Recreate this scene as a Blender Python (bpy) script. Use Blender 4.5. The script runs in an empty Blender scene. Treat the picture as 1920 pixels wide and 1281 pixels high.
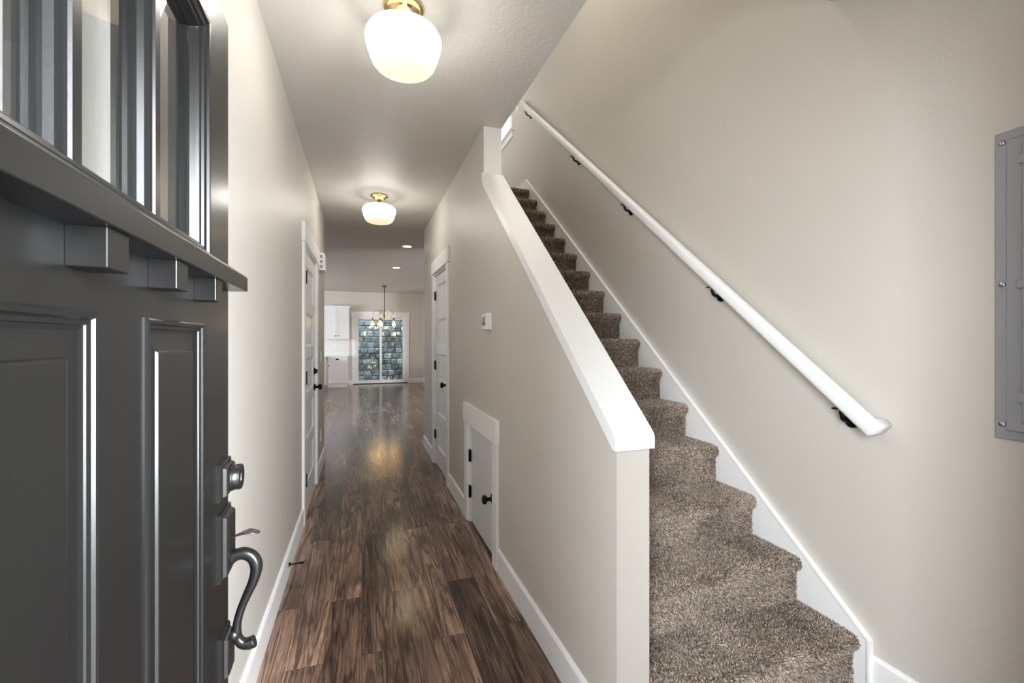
import bpy, bmesh, math, random
import numpy as np
from mathutils import Vector, Matrix

SC = bpy.context.scene
COL = SC.collection
PI = math.pi
random.seed(7)

# ------------------------------------------------------------------ camera
EYE = 1.345
cam_d = bpy.data.cameras.new('camera')
cam_d.sensor_width = 36.0
cam_d.lens = 828.6 / 1920 * 36.0
cam_d.shift_y = -3.3 / 1920
cam_d.clip_start = 0.02
cam = bpy.data.objects.new('camera', cam_d)
cam.location = (0, 0, EYE)
cam.rotation_euler = (PI / 2, 0, -0.3277)
COL.objects.link(cam)
SC.camera = cam

# ------------------------------------------------------------------ view, sky, daylight, added fills
SC.view_settings.view_transform = 'Standard'
SC.view_settings.look = 'None'
SC.view_settings.exposure = 0.92
SC.view_settings.gamma = 1.0
SC.view_settings.use_curve_mapping = False
SC.cycles.use_denoising = True
SC.cycles.max_bounces = 10
SC.cycles.diffuse_bounces = 6
SC.cycles.glossy_bounces = 5
SC.cycles.transmission_bounces = 10
SC.cycles.transparent_max_bounces = 12
SC.cycles.sample_clamp_indirect = 6.0
SC.cycles.caustics_reflective = False
SC.cycles.caustics_refractive = False

world = bpy.data.worlds.new('overcast_sky')
SC.world = world
world.use_nodes = True
wn = world.node_tree
bg = wn.nodes['Background']
sky = wn.nodes.new('ShaderNodeTexSky')
sky.sky_type = 'NISHITA'
sky.sun_disc = False
sky.sun_elevation = math.radians(38)
sky.sun_rotation = math.radians(38)
sky.air_density = 1.4
sky.dust_density = 5.0
hs = wn.nodes.new('ShaderNodeHueSaturation')
hs.inputs['Saturation'].default_value = 0.55
wn.links.new(sky.outputs[0], hs.inputs['Color'])
wn.links.new(hs.outputs[0], bg.inputs['Color'])
bg.inputs['Strength'].default_value = 0.14


def area_light(name, loc, target, sx, sy, power, color=(1, 1, 1)):
    d = bpy.data.lights.new(name, 'AREA')
    d.shape = 'RECTANGLE'
    d.size, d.size_y, d.energy, d.color = sx, sy, power, color
    o = bpy.data.objects.new(name, d)
    o.location = loc
    v = Vector(target) - Vector(loc)
    o.rotation_euler = v.to_track_quat('-Z', 'Y').to_euler()
    COL.objects.link(o)
    return o


area_light('daylight_through_front_door', (-1.45, -1.79, 1.85), (1.3, 0.9, 1.5), 0.6, 2.4, 112, (0.92, 0.965, 1.0))
area_light('added_left_wall_fill', (1.55, -1.35, 1.65), (-0.4, 2.0, 1.35), 1.2, 2.4, 310, (0.90, 0.955, 1.0))  # unseen fill added outside to brighten the left wall and miss the post
area_light('daylight_from_street', (0.2, -3.2, 1.7), (0.2, 1.5, 1.4), 2.4, 2.4, 6, (0.93, 0.97, 1.0))
area_light('daylight_through_kitchen_window', (-4.5, 10.3, 1.75), (-0.4, 13.0, 0.6), 2.4, 1.3, 95, (0.88, 0.945, 1.0))
area_light('added_far_room_fill', (4.2, 5.3, 1.6), (0.2, 13.5, 0.9), 1.5, 1.3, 150, (0.90, 0.95, 1.0))  # unseen source added to lift the kitchen cabinets and far trim
area_light('daylight_through_landing_window', (2.5, 6.1, 4.75), (0, 5.9, 4.4), 1.2, 1.2, 48, (0.94, 0.97, 1.0))
area_light('added_landing_fill', (0.93, 6.6, 4.5), (1.845, 4.6, 3.7), 0.8, 1.6, 1.0, (1.0, 0.98, 0.95))  # added fill with no opening behind it, brightens the landing wall
area_light('added_stairwell_fill', (1.36, 2.6, 5.45), (1.36, 2.6, 3.0), 0.4, 0.4, 18, (1.0, 0.96, 0.90))  # unseen light without a fixture, added to even out the upper stairwell
area_light('daylight_over_garden_wall', (0.55, 14.75, 3.4), (0.55, 15.5, 0.9), 3.4, 0.8, 115, (0.88, 0.95, 1.0))


# ------------------------------------------------------------------ colours and materials
def lin(r, g, b):
    def f(c):
        c /= 255.0
        return c / 12.92 if c <= 0.04045 else ((c + 0.055) / 1.055) ** 2.4
    return (f(r), f(g), f(b), 1.0)


class Mat:
    """small wrapper around a node tree"""
    def __init__(self, name):
        self.m = bpy.data.materials.new(name)
        self.m.use_nodes = True
        self.t = self.m.node_tree
        self.b = self.t.nodes['Principled BSDF']

    def node(self, kind, **kw):
        n = self.t.nodes.new(kind)
        for k, v in kw.items():
            if k in n.inputs:
                n.inputs[k].default_value = v
            else:
                setattr(n, k, v)
        return n

    def link(self, a, ai, b, bi):
        self.t.links.new(a.outputs[ai], b.inputs[bi])

    def set(self, **kw):
        for k, v in kw.items():
            self.b.inputs[k.replace('_', ' ')].default_value = v


def plain(name, rgb, rough=0.5, metal=0.0, bump=0.0, scale=60.0, dist=0.002, var=0.04, coat=0.0, ior=1.45):
    m = Mat(name)
    m.set(Roughness=rough, Metallic=metal, IOR=ior)
    if coat:
        m.b.inputs['Coat Weight'].default_value = coat
        m.b.inputs['Coat Roughness'].default_value = 0.15
    tc = m.node('ShaderNodeTexCoord')
    nz = m.node('ShaderNodeTexNoise', Scale=scale, Detail=4.0)
    m.link(tc, 'Object', nz, 'Vector')
    c = lin(*rgb)
    mx = m.node('ShaderNodeMix', data_type='RGBA')
    mx.inputs[6].default_value = tuple(x * (1 - var) for x in c[:3]) + (1,)
    mx.inputs[7].default_value = tuple(min(1, x * (1 + var)) for x in c[:3]) + (1,)
    m.link(nz, 'Fac', mx, 0)
    m.t.links.new(mx.outputs[2], m.b.inputs['Base Color'])
    if bump:
        bp = m.node('ShaderNodeBump', Strength=bump, Distance=dist)
        m.link(nz, 'Fac', bp, 'Height')
        m.link(bp, 'Normal', m.b, 'Normal')
    return m.m


def plaster(name, rgb, rough, scale, strength, dist):
    m = Mat(name)
    m.set(Roughness=rough)
    tc = m.node('ShaderNodeTexCoord')
    n1 = m.node('ShaderNodeTexNoise', Scale=scale, Detail=3.0, Roughness=0.55, Distortion=0.4)
    n2 = m.node('ShaderNodeTexNoise', Scale=1.3, Detail=2.0)
    m.link(tc, 'Object', n1, 'Vector')
    m.link(tc, 'Object', n2, 'Vector')
    cr = m.node('ShaderNodeValToRGB')
    cr.color_ramp.elements[0].position = 0.35
    cr.color_ramp.elements[1].position = 0.68
    m.link(n1, 'Fac', cr, 'Fac')
    bp = m.node('ShaderNodeBump', Strength=strength, Distance=dist)
    m.link(cr, 'Color', bp, 'Height')
    m.link(bp, 'Normal', m.b, 'Normal')
    c = lin(*rgb)
    mx = m.node('ShaderNodeMix', data_type='RGBA')
    mx.inputs[6].default_value = tuple(x * 0.975 for x in c[:3]) + (1,)
    mx.inputs[7].default_value = tuple(min(1, x * 1.025) for x in c[:3]) + (1,)
    m.link(n2, 'Fac', mx, 0)
    m.t.links.new(mx.outputs[2], m.b.inputs['Base Color'])
    return m.m


def emitter(name, rgb, strength, rgb_low=None, low=None):
    m = Mat(name)
    m.set(Roughness=0.25)
    m.b.inputs['Base Color'].default_value = lin(235, 230, 220)
    m.b.inputs['Emission Color'].default_value = lin(*rgb)
    m.b.inputs['Emission Strength'].default_value = strength
    if rgb_low:      # opal glass: glow painted by height, hot band spares the ceiling, cream bottom
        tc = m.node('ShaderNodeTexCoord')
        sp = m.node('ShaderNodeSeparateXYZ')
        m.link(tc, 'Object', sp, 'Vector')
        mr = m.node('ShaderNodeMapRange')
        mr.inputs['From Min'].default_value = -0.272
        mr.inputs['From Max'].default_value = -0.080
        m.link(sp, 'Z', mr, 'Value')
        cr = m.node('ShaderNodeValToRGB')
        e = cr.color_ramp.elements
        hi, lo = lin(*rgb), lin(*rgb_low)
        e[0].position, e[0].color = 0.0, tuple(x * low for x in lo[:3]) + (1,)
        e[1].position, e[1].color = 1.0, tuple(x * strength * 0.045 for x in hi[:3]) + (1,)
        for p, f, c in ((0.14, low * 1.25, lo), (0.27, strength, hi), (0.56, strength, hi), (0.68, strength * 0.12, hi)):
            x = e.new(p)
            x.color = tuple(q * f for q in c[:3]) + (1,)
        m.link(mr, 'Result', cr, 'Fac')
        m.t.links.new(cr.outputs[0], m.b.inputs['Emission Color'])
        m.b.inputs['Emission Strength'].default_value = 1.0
    return m.m


def clear_glass(name, tint=(0.97, 0.98, 0.98, 1)):
    """thin window glass: see-through with a Fresnel reflection, lets daylight through"""
    m = Mat(name)
    tr = m.node('ShaderNodeBsdfTransparent')
    tr.inputs['Color'].default_value = tint
    gl = m.node('ShaderNodeBsdfGlossy')
    gl.inputs['Roughness'].default_value = 0.015
    lw = m.node('ShaderNodeLayerWeight')
    p5 = m.node('ShaderNodeMath', operation='POWER')
    p5.inputs[1].default_value = 5.0
    m.link(lw, 'Facing', p5, 0)
    fr = m.node('ShaderNodeMapRange')
    fr.inputs['To Min'].default_value = 0.04
    fr.inputs['To Max'].default_value = 1.0
    m.link(p5, 0, fr, 'Value')
    mx = m.node('ShaderNodeMixShader')
    m.link(fr, 'Result', mx, 0)
    m.link(tr, 0, mx, 1)
    m.link(gl, 0, mx, 2)
    out = m.t.nodes['Material Output']
    m.link(mx, 0, out, 'Surface')
    return m.m


def wood_floor():
    m = Mat('distressed_plank')
    tc = m.node('ShaderNodeTexCoord')
    sp = m.node('ShaderNodeSeparateXYZ')
    m.link(tc, 'Object', sp, 'Vector')
    cb = m.node('ShaderNodeCombineXYZ')
    m.link(sp, 'Y', cb, 'X')
    m.link(sp, 'X', cb, 'Y')
    br = m.node('ShaderNodeTexBrick', Scale=1.0)
    br.inputs['Color1'].default_value = (0, 0, 0, 1)
    br.inputs['Color2'].default_value = (1, 1, 1, 1)
    br.inputs['Mortar'].default_value = (0.5, 0.5, 0.5, 1)
    br.inputs['Mortar Size'].default_value = 0.0012
    br.inputs['Mortar Smooth'].default_value = 0.0
    br.inputs['Brick Width'].default_value = 1.22
    br.inputs['Row Height'].default_value = 0.150
    br.offset = 0.37
    br.offset_frequency = 2
    m.link(cb, 'Vector', br, 'Vector')
    # every plank has its own piece of grain
    seed = m.node('ShaderNodeMath', operation='MULTIPLY')
    seed.inputs[1].default_value = 41.0
    m.link(br, 'Color', seed, 0)
    off = m.node('ShaderNodeCombineXYZ')
    m.link(seed, 0, off, 'X')
    m.link(seed, 0, off, 'Y')
    m.link(seed, 0, off, 'Z')
    add = m.node('ShaderNodeVectorMath', operation='ADD')
    m.link(tc, 'Object', add, 0)
    m.link(off, 'Vector', add, 1)

    def mapped(sx, sy):
        mp = m.node('ShaderNodeMapping')
        mp.inputs['Scale'].default_value = (sx, sy, 1)
        m.link(add, 'Vector', mp, 'Vector')
        return mp
    fine = m.node('ShaderNodeTexNoise', Scale=1.0, Detail=8.0, Roughness=0.65)
    m.link(mapped(190, 4), 'Vector', fine, 'Vector')
    # cathedral grain: contour lines of a stretched noise field
    field = m.node('ShaderNodeTexNoise', Scale=1.0, Detail=2.0, Roughness=0.45, Distortion=0.3)
    m.link(mapped(9.0, 0.6), 'Vector', field, 'Vector')
    mul = m.node('ShaderNodeMath', operation='MULTIPLY')
    mul.inputs[1].default_value = 70.0
    m.link(field, 'Fac', mul, 0)
    sn = m.node('ShaderNodeMath', operation='SINE')
    m.link(mul, 0, sn, 0)
    wave = m.node('ShaderNodeMapRange')
    wave.inputs['From Min'].default_value = -1.0
    m.link(sn, 0, wave, 'Value')
    patch = m.node('ShaderNodeTexNoise', Scale=1.0, Detail=5.0, Roughness=0.6)
    m.link(mapped(9, 1.6), 'Vector', patch, 'Vector')
    scuff = m.node('ShaderNodeTexNoise', Scale=1.0, Detail=7.0, Roughness=0.7)
    m.link(mapped(42, 5), 'Vector', scuff, 'Vector')
    tone = m.node('ShaderNodeValToRGB')
    e = tone.color_ramp.elements
    e[0].position, e[0].color = 0.0, lin(112, 92, 81)
    e[1].position, e[1].color = 1.0, lin(172, 145, 129)
    x = e.new(0.5)
    x.color = lin(143, 118, 104)
    m.link(br, 'Color', tone, 'Fac')

    def mult(prev, fac_node, lo, hi, clo, chi):
        cr = m.node('ShaderNodeValToRGB')
        cr.color_ramp.elements[0].position, cr.color_ramp.elements[0].color = lo, clo
        cr.color_ramp.elements[1].position, cr.color_ramp.elements[1].color = hi, chi
        m.link(fac_node, 'Fac' if 'Fac' in fac_node.outputs else 'Result', cr, 'Fac')
        mx = m.node('ShaderNodeMix', data_type='RGBA', blend_type='MULTIPLY')
        mx.inputs[0].default_value = 1.0
        m.t.links.new(prev, mx.inputs[6])
        m.t.links.new(cr.outputs[0], mx.inputs[7])
        return mx.outputs[2]
    c = mult(tone.outputs[0], patch, 0.38, 0.60, (0.46, 0.43, 0.42, 1), (1.15, 1.12, 1.08, 1))
    c = mult(c, wave, 0.02, 0.34, (0.50, 0.46, 0.44, 1), (1.08, 1.08, 1.08, 1))
    c = mult(c, fine, 0.36, 0.64, (0.55, 0.52, 0.50, 1), (1.28, 1.26, 1.25, 1))
    crack = m.node('ShaderNodeTexNoise', Scale=1.0, Detail=9.0, Roughness=0.75)
    m.link(mapped(420, 14), 'Vector', crack, 'Vector')
    c = mult(c, crack, 0.40, 0.60, (0.62, 0.60, 0.58, 1), (1.22, 1.22, 1.22, 1))
    streak = m.node('ShaderNodeTexNoise', Scale=1.0, Detail=5.0, Roughness=0.6)
    m.link(mapped(85, 2.2), 'Vector', streak, 'Vector')
    c = mult(c, streak, 0.36, 0.62, (0.72, 0.70, 0.69, 1), (1.14, 1.13, 1.12, 1))
    blot = m.node('ShaderNodeTexNoise', Scale=1.0, Detail=6.0, Roughness=0.7)
    m.link(mapped(12, 2.0), 'Vector', blot, 'Vector')
    c = mult(c, blot, 0.36, 0.46, (0.50, 0.48, 0.48, 1), (1.0, 1.0, 1.0, 1))
    # pale scuffs where the brushed grain has worn through
    cr = m.node('ShaderNodeValToRGB')
    cr.color_ramp.elements[0].position = 0.60
    cr.color_ramp.elements[1].position = 0.70
    m.link(scuff, 'Fac', cr, 'Fac')
    sc2 = m.node('ShaderNodeMath', operation='MULTIPLY')
    sc2.inputs[1].default_value = 0.5
    m.link(cr, 'Color', sc2, 0)
    mx = m.node('ShaderNodeMix', data_type='RGBA')
    mx.inputs[7].default_value = lin(168, 140, 118)
    m.link(sc2, 0, mx, 0)
    m.t.links.new(c, mx.inputs[6])
    # thin dark joints
    mj = m.node('ShaderNodeMix', data_type='RGBA')
    mj.inputs[7].default_value = lin(38, 27, 21)
    jf = m.node('ShaderNodeMath', operation='MULTIPLY')
    jf.inputs[1].default_value = 0.75
    m.link(br, 'Fac', jf, 0)
    m.link(jf, 0, mj, 0)
    m.t.links.new(mx.outputs[2], mj.inputs[6])
    m.t.links.new(mj.outputs[2], m.b.inputs['Base Color'])
    rr = m.node('ShaderNodeMapRange')
    rr.inputs['To Min'].default_value = 0.09
    rr.inputs['To Max'].default_value = 0.24
    m.link(patch, 'Fac', rr, 'Value')
    m.link(rr, 'Result', m.b, 'Roughness')
    sm = m.node('ShaderNodeMath', operation='ADD')
    m.link(fine, 'Fac', sm, 0)
    m.link(wave, 'Result', sm, 1)
    bp = m.node('ShaderNodeBump', Strength=0.10, Distance=0.002)
    m.link(sm, 0, bp, 'Height')
    m.link(bp, 'Normal', m.b, 'Normal')
    return m.m


def carpet(name):
    m = Mat(name)
    m.set(Roughness=0.95)
    m.b.inputs['Specular IOR Level'].default_value = 0.1
    at = m.node('ShaderNodeAttribute', attribute_name='yarn')
    cr = m.node('ShaderNodeValToRGB')
    e = cr.color_ramp.elements
    e[0].position, e[0].color = 0.0, lin(84, 74, 66)
    e[1].position, e[1].color = 1.0, lin(246, 235, 222)
    for p, c in ((0.25, (134, 117, 105)), (0.5, (180, 163, 149)), (0.75, (218, 204, 190))):
        x = e.new(p)
        x.color = lin(*c)
    m.link(at, 'Fac', cr, 'Fac')
    m.link(cr, 'Color', m.b, 'Base Color')
    return m.m


def carpet_back():
    m = Mat('carpet_backing')
    m.set(Roughness=1.0)
    tc = m.node('ShaderNodeTexCoord')
    v = m.node('ShaderNodeTexVoronoi', Scale=260.0)
    m.link(tc, 'Object', v, 'Vector')
    sp = m.node('ShaderNodeSeparateColor')
    m.link(v, 'Color', sp, 'Color')
    cr = m.node('ShaderNodeValToRGB')
    cr.color_ramp.elements[0].color = lin(74, 62, 55)
    cr.color_ramp.elements[1].color = lin(176, 158, 142)
    m.link(sp, 'Red', cr, 'Fac')
    m.link(cr, 'Color', m.b, 'Base Color')
    return m.m


def stone():
    m = Mat('sun_dappled_block')
    m.set(Roughness=0.85)
    at = m.node('ShaderNodeAttribute', attribute_name='yarn')
    tc = m.node('ShaderNodeTexCoord')
    nz = m.node('ShaderNodeTexNoise', Scale=14.0, Detail=6.0, Roughness=0.65)
    m.link(tc, 'Object', nz, 'Vector')
    cr = m.node('ShaderNodeValToRGB')
    e = cr.color_ramp.elements
    e[0].position, e[0].color = 0.0, lin(74, 86, 96)
    e[1].position, e[1].color = 1.0, lin(226, 216, 170)
    for p, c in ((0.35, (96, 112, 126)), (0.7, (128, 142, 152)), (0.82, (190, 188, 158))):
        x = e.new(p)
        x.color = lin(*c)
    m.link(at, 'Fac', cr, 'Fac')
    c2 = m.node('ShaderNodeValToRGB')
    c2.color_ramp.elements[0].position, c2.color_ramp.elements[0].color = 0.34, (0.32, 0.32, 0.30, 1)
    c2.color_ramp.elements[1].position, c2.color_ramp.elements[1].color = 0.66, (1.25, 1.25, 1.2, 1)
    m.link(nz, 'Fac', c2, 'Fac')
    mx = m.node('ShaderNodeMix', data_type='RGBA', blend_type='MULTIPLY')
    mx.inputs[0].default_value = 1.0
    m.t.links.new(cr.outputs[0], mx.inputs[6])
    m.t.links.new(c2.outputs[0], mx.inputs[7])
    # sunlit dapples painted in as pale cream patches
    n2 = m.node('ShaderNodeTexNoise', Scale=5.5, Detail=5.0, Roughness=0.7)
    m.link(tc, 'Object', n2, 'Vector')
    c3 = m.node('ShaderNodeValToRGB')
    c3.color_ramp.elements[0].position = 0.57
    c3.color_ramp.elements[1].position = 0.66
    m.link(n2, 'Fac', c3, 'Fac')
    m3 = m.node('ShaderNodeMix', data_type='RGBA')
    m3.inputs[7].default_value = lin(222, 214, 180)
    m.link(c3, 'Color', m3, 0)
    m.t.links.new(mx.outputs[2], m3.inputs[6])
    m.t.links.new(m3.outputs[2], m.b.inputs['Base Color'])
    bp = m.node('ShaderNodeBump', Strength=0.8, Distance=0.03)
    m.link(nz, 'Fac', bp, 'Height')
    m.link(bp, 'Normal', m.b, 'Normal')
    return m.m


def tile():
    m = Mat('subway_tile')
    m.set(Roughness=0.15)
    tc = m.node('ShaderNodeTexCoord')
    sp = m.node('ShaderNodeSeparateXYZ')
    m.link(tc, 'Object', sp, 'Vector')
    cb = m.node('ShaderNodeCombineXYZ')
    m.link(sp, 'X', cb, 'X')
    m.link(sp, 'Z', cb, 'Y')
    br = m.node('ShaderNodeTexBrick', Scale=1.0)
    br.inputs['Color1'].default_value = lin(240, 240, 238)
    br.inputs['Color2'].default_value = lin(234, 234, 233)
    br.inputs['Mortar'].default_value = lin(214, 213, 210)
    br.inputs['Mortar Size'].default_value = 0.002
    br.inputs['Brick Width'].default_value = 0.152
    br.inputs['Row Height'].default_value = 0.076
    m.link(cb, 'Vector', br, 'Vector')
    m.link(br, 'Color', m.b, 'Base Color')
    return m.m


M = dict(
    wall=plaster('beige_wall_paint', (206, 201, 193.5), 0.5, 75, 0.14, 0.004),
    ceiling=plaster('textured_ceiling_paint', (206, 203, 198), 0.55, 42, 0.22, 0.005),
    trim=plain('white_trim_paint', (245, 245, 245), 0.4, var=0.01),
    daylit_wall=plaster('daylit_wall_white', (245, 245, 244), 0.5, 75, 0.2, 0.004),  # wall paint lightened to carry the doorway daylight
    door=plain('white_door_paint', (229, 230, 232), 0.3, var=0.01),
    cabinet=plain('white_cabinet_paint', (236, 236, 237), 0.35, var=0.01),
    counter=plain('pale_quartz', (228, 227, 225), 0.2, var=0.05, scale=90),
    black=plain('black_hardware', (18, 18, 18), 0.35, metal=0.6, var=0.1),
    charcoal=plain('charcoal_door_paint', (22, 22, 22), 0.28, bump=0.06, scale=220, dist=0.001, var=0.03),
    bronze=plain('dark_bronze', (58, 57, 56), 0.3, metal=0.75, var=0.12, scale=30),
    leverb=plain('worn_bronze', (110, 104, 98), 0.3, metal=0.8, var=0.2, scale=40),
    brass=plain('polished_brass', (224, 192, 142), 0.12, metal=1.0, var=0.05),
    darkbronze=plain('oil_rubbed_bronze', (70, 62, 54), 0.35, metal=0.8, var=0.1),
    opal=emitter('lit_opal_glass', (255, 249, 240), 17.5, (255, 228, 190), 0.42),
    bulb=emitter('lit_filament_bulb', (255, 200, 120), 20),
    lens=emitter('lit_downlight_lens', (255, 228, 185), 45.0),
    glass=clear_glass('clear_glass'),
    floor=wood_floor(),
    carpet=carpet('carpet_yarn'),
    backing=carpet_back(),
    panelgrey=plain('grey_enamel', (152, 153, 158), 0.38, var=0.02),
    steel=plain('zinc_screw', (190, 190, 190), 0.25, metal=1.0, var=0.05),
    plastic=plain('white_plastic', (240, 240, 240), 0.35, var=0.01),
    grille=plain('grey_grille', (150, 150, 152), 0.6, var=0.02),
    lcd=plain('grey_display', (120, 124, 126), 0.15, var=0.05),
    darkslot=plain('dark_slot', (70, 72, 74), 0.4),
    vinyl=plain('white_vinyl', (242, 243, 244), 0.3, var=0.01),
    stone=stone(),
    moss=plain('yellow_moss', (138, 126, 62), 0.95, bump=1.0, scale=50, dist=0.02, var=0.5),
    concrete=plain('pale_concrete', (176, 174, 170), 0.9, bump=0.3, scale=40, var=0.1),
    oak=plain('tan_threshold', (176, 146, 108), 0.4, var=0.1),
    lint=plain('white_thread', (245, 245, 245), 0.8),
    tile=tile(),
    sweep=plain('dark_gap', (40, 32, 28), 0.8),
)

# ------------------------------------------------------------------ mesh helpers
XF = {}


class MB:
    def __init__(self, xf=None):
        self.bm = bmesh.new()
        self.xf = xf            # optional function (a, b, c) -> world point

    def P(self, p):
        return Vector(self.xf(*p)) if self.xf else Vector(p)

    def _add(self, vs, fs, smooth=False, bevel=0.0, seg=2):
        v = [self.bm.verts.new(self.P(p)) for p in vs]
        out = []
        for f in fs:
            try:
                x = self.bm.faces.new([v[i] for i in f])
                x.smooth = smooth
                out.append(x)
            except ValueError:
                pass
        bmesh.ops.recalc_face_normals(self.bm, faces=out)
        if bevel:
            es = list({e for f in out for e in f.edges})
            bmesh.ops.bevel(self.bm, geom=es, offset=bevel, segments=seg, affect='EDGES', profile=0.5, clamp_overlap=True)
        return v

    def box(self, x0, x1, y0, y1, z0, z1, bevel=0.0, seg=2):
        vs = [(x, y, z) for x in (x0, x1) for y in (y0, y1) for z in (z0, z1)]
        fs = [(0, 1, 3, 2), (4, 6, 7, 5), (0, 4, 5, 1), (2, 3, 7, 6), (0, 2, 6, 4), (1, 5, 7, 3)]
        self._add(vs, fs, False, bevel, seg)
        return self

    def prism(self, poly, axis, a0, a1, bevel=0.0, seg=2):
        """poly in the other two axes (kept in xyz order), extruded along axis from a0 to a1"""
        def mk(a, p):
            return {0: (a, p[0], p[1]), 1: (p[0], a, p[1]), 2: (p[0], p[1], a)}[axis]
        n = len(poly)
        vs = [mk(a0, p) for p in poly] + [mk(a1, p) for p in poly]
        fs = [tuple(range(n)), tuple(range(2 * n - 1, n - 1, -1))]
        fs += [(i, (i + 1) % n, n + (i + 1) % n, n + i) for i in range(n)]
        self._add(vs, fs, False, bevel, seg)
        return self

    def lathe(self, prof, centre, axis=(0, 0, 1), seg=40, cap=True):
        """prof: list of (radius, height along axis)"""
        ax = Vector(axis).normalized()
        t = Vector((1, 0, 0)) if abs(ax.x) < 0.9 else Vector((0, 1, 0))
        u = ax.cross(t).normalized()
        w = ax.cross(u)
        c = Vector(centre)
        vs, fs = [], []
        for r, h in prof:
            for k in range(seg):
                a = 2 * PI * k / seg
                vs.append(tuple(c + ax * h + (u * math.cos(a) + w * math.sin(a)) * r))
        for i in range(len(prof) - 1):
            for k in range(seg):
                k2 = (k + 1) % seg
                fs.append((i * seg + k, i * seg + k2, (i + 1) * seg + k2, (i + 1) * seg + k))
        if cap:
            if prof[0][0] > 1e-6:
                fs.append(tuple(range(seg)))
            if prof[-1][0] > 1e-6:
                fs.append(tuple(range((len(prof) - 1) * seg, len(prof) * seg)))
        self._add(vs, fs, True)
        return self

    def cyl(self, p0, p1, r, seg=20):
        p0, p1 = Vector(p0), Vector(p1)
        d = p1 - p0
        return self.lathe([(r, 0), (r, d.length)], p0, d, seg)

    def tube(self, pts, radii, seg=14, squash=1.0, up=(0, 0, 1)):
        """smooth tube through pts, rounded ends; squash flattens along the second axis"""
        pts = [Vector(p) for p in pts]
        if not hasattr(radii, '__len__'):
            radii = [radii] * len(pts)
        n = len(pts)
        vs, fs = [], []
        upv = Vector(up)
        for i, p in enumerate(pts):
            d = (pts[min(i + 1, n - 1)] - pts[max(i - 1, 0)]).normalized()
            a = d.cross(upv)
            if a.length < 1e-4:
                a = d.cross(Vector((1, 0, 0)))
            a.normalize()
            b = a.cross(d).normalized()
            for k in range(seg):
                t = 2 * PI * k / seg
                vs.append(tuple(p + (a * math.cos(t) + b * math.sin(t) * squash) * radii[i]))
        for i in range(n - 1):
            for k in range(seg):
                k2 = (k + 1) % seg
                fs.append((i * seg + k, i * seg + k2, (i + 1) * seg + k2, (i + 1) * seg + k))
        fs.append(tuple(range(seg)))
        fs.append(tuple(range((n - 1) * seg, n * seg)))
        self._add(vs, fs, True)
        return self

    def sweep(self, path, prof, b_axis):
        """constant profile swept along a polyline with mitred corners"""
        P = [Vector(p) for p in path]
        b = Vector(b_axis).normalized()
        dirs = [(P[i + 1] - P[i]).normalized() for i in range(len(P) - 1)]
        vs, fs = [], []
        m = len(prof)
        for i, p in enumerate(P):
            d0 = dirs[max(i - 1, 0)]
            d1 = dirs[min(i, len(dirs) - 1)]
            n = (d0 + d1).normalized()
            a = d0.cross(b).normalized()
            bb = a.cross(d0) * (1 if a.cross(d0).dot(b) > 0 else -1)
            for x, y in prof:
                q = p + a * x + bb * y
                t = -((q - p).dot(n)) / d0.dot(n)
                vs.append(tuple(q + d0 * t))
        for i in range(len(P) - 1):
            for k in range(m):
                k2 = (k + 1) % m
                fs.append((i * m + k, i * m + k2, (i + 1) * m + k2, (i + 1) * m + k))
        fs.append(tuple(range(m)))
        fs.append(tuple(range((len(P) - 1) * m, len(P) * m)))
        self._add(vs, fs, False)
        return self

    def nested(self, a0, a1, c0, c1, steps):
        """panel moulding: rectangles (inset, height) joined ring by ring; a = along, b = out, c = up"""
        vs, fs = [], []
        for ins, h in steps:
            vs += [(a0 + ins, h, c0 + ins), (a1 - ins, h, c0 + ins), (a1 - ins, h, c1 - ins), (a0 + ins, h, c1 - ins)]
        for i in range(len(steps) - 1):
            for k in range(4):
                k2 = (k + 1) % 4
                fs.append((i * 4 + k, i * 4 + k2, (i + 1) * 4 + k2, (i + 1) * 4 + k))
        j = (len(steps) - 1) * 4
        fs.append((j, j + 1, j + 2, j + 3))
        self._add(vs, fs, False)
        return self

    def link(self, name, mat, parent=None, origin=None, smooth_angle=None):
        bm = self.bm
        if parent is None:
            if origin is None:
                lo = [min(v.co[i] for v in bm.verts) for i in range(3)]
                hi = [max(v.co[i] for v in bm.verts) for i in range(3)]
                origin = ((lo[0] + hi[0]) / 2, (lo[1] + hi[1]) / 2, lo[2])
            mw = Matrix.Translation(origin)
        else:
            mw = XF[parent]
        bm.transform(mw.inverted())
        me = bpy.data.meshes.new(name)
        bm.to_mesh(me)
        bm.free()
        me.materials.append(mat)
        o = bpy.data.objects.new(name, me)
        if parent is None:
            o.location = origin
        else:
            o.parent = parent
        COL.objects.link(o)
        XF[o] = mw
        return o


def tag(o, label, cat=None, group=None, kind=None):
    o['label'] = label
    if cat:
        o['category'] = cat
    if group:
        o['group'] = group
    if kind:
        o['kind'] = kind
    return o


def thing(name, label, cat, loc, rotz=0.0, group=None, kind=None):
    o = bpy.data.objects.new(name, None)
    o.empty_display_size = 0.05
    o.location = loc
    o.rotation_euler = (0, 0, rotz)
    COL.objects.link(o)
    XF[o] = Matrix.Translation(loc) @ Matrix.Rotation(rotz, 4, 'Z')
    return tag(o, label, cat, group, kind)


def copy_tree(o, parent=None):
    c = o.copy()
    COL.objects.link(c)
    if parent is not None:
        c.parent = parent
    for ch in list(o.children):
        copy_tree(ch, c)
    return c


def struct(name, mb, mat, label, cat, origin=None):
    return tag(mb.link(name, mat, origin=origin), label, cat, kind='structure')


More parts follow.
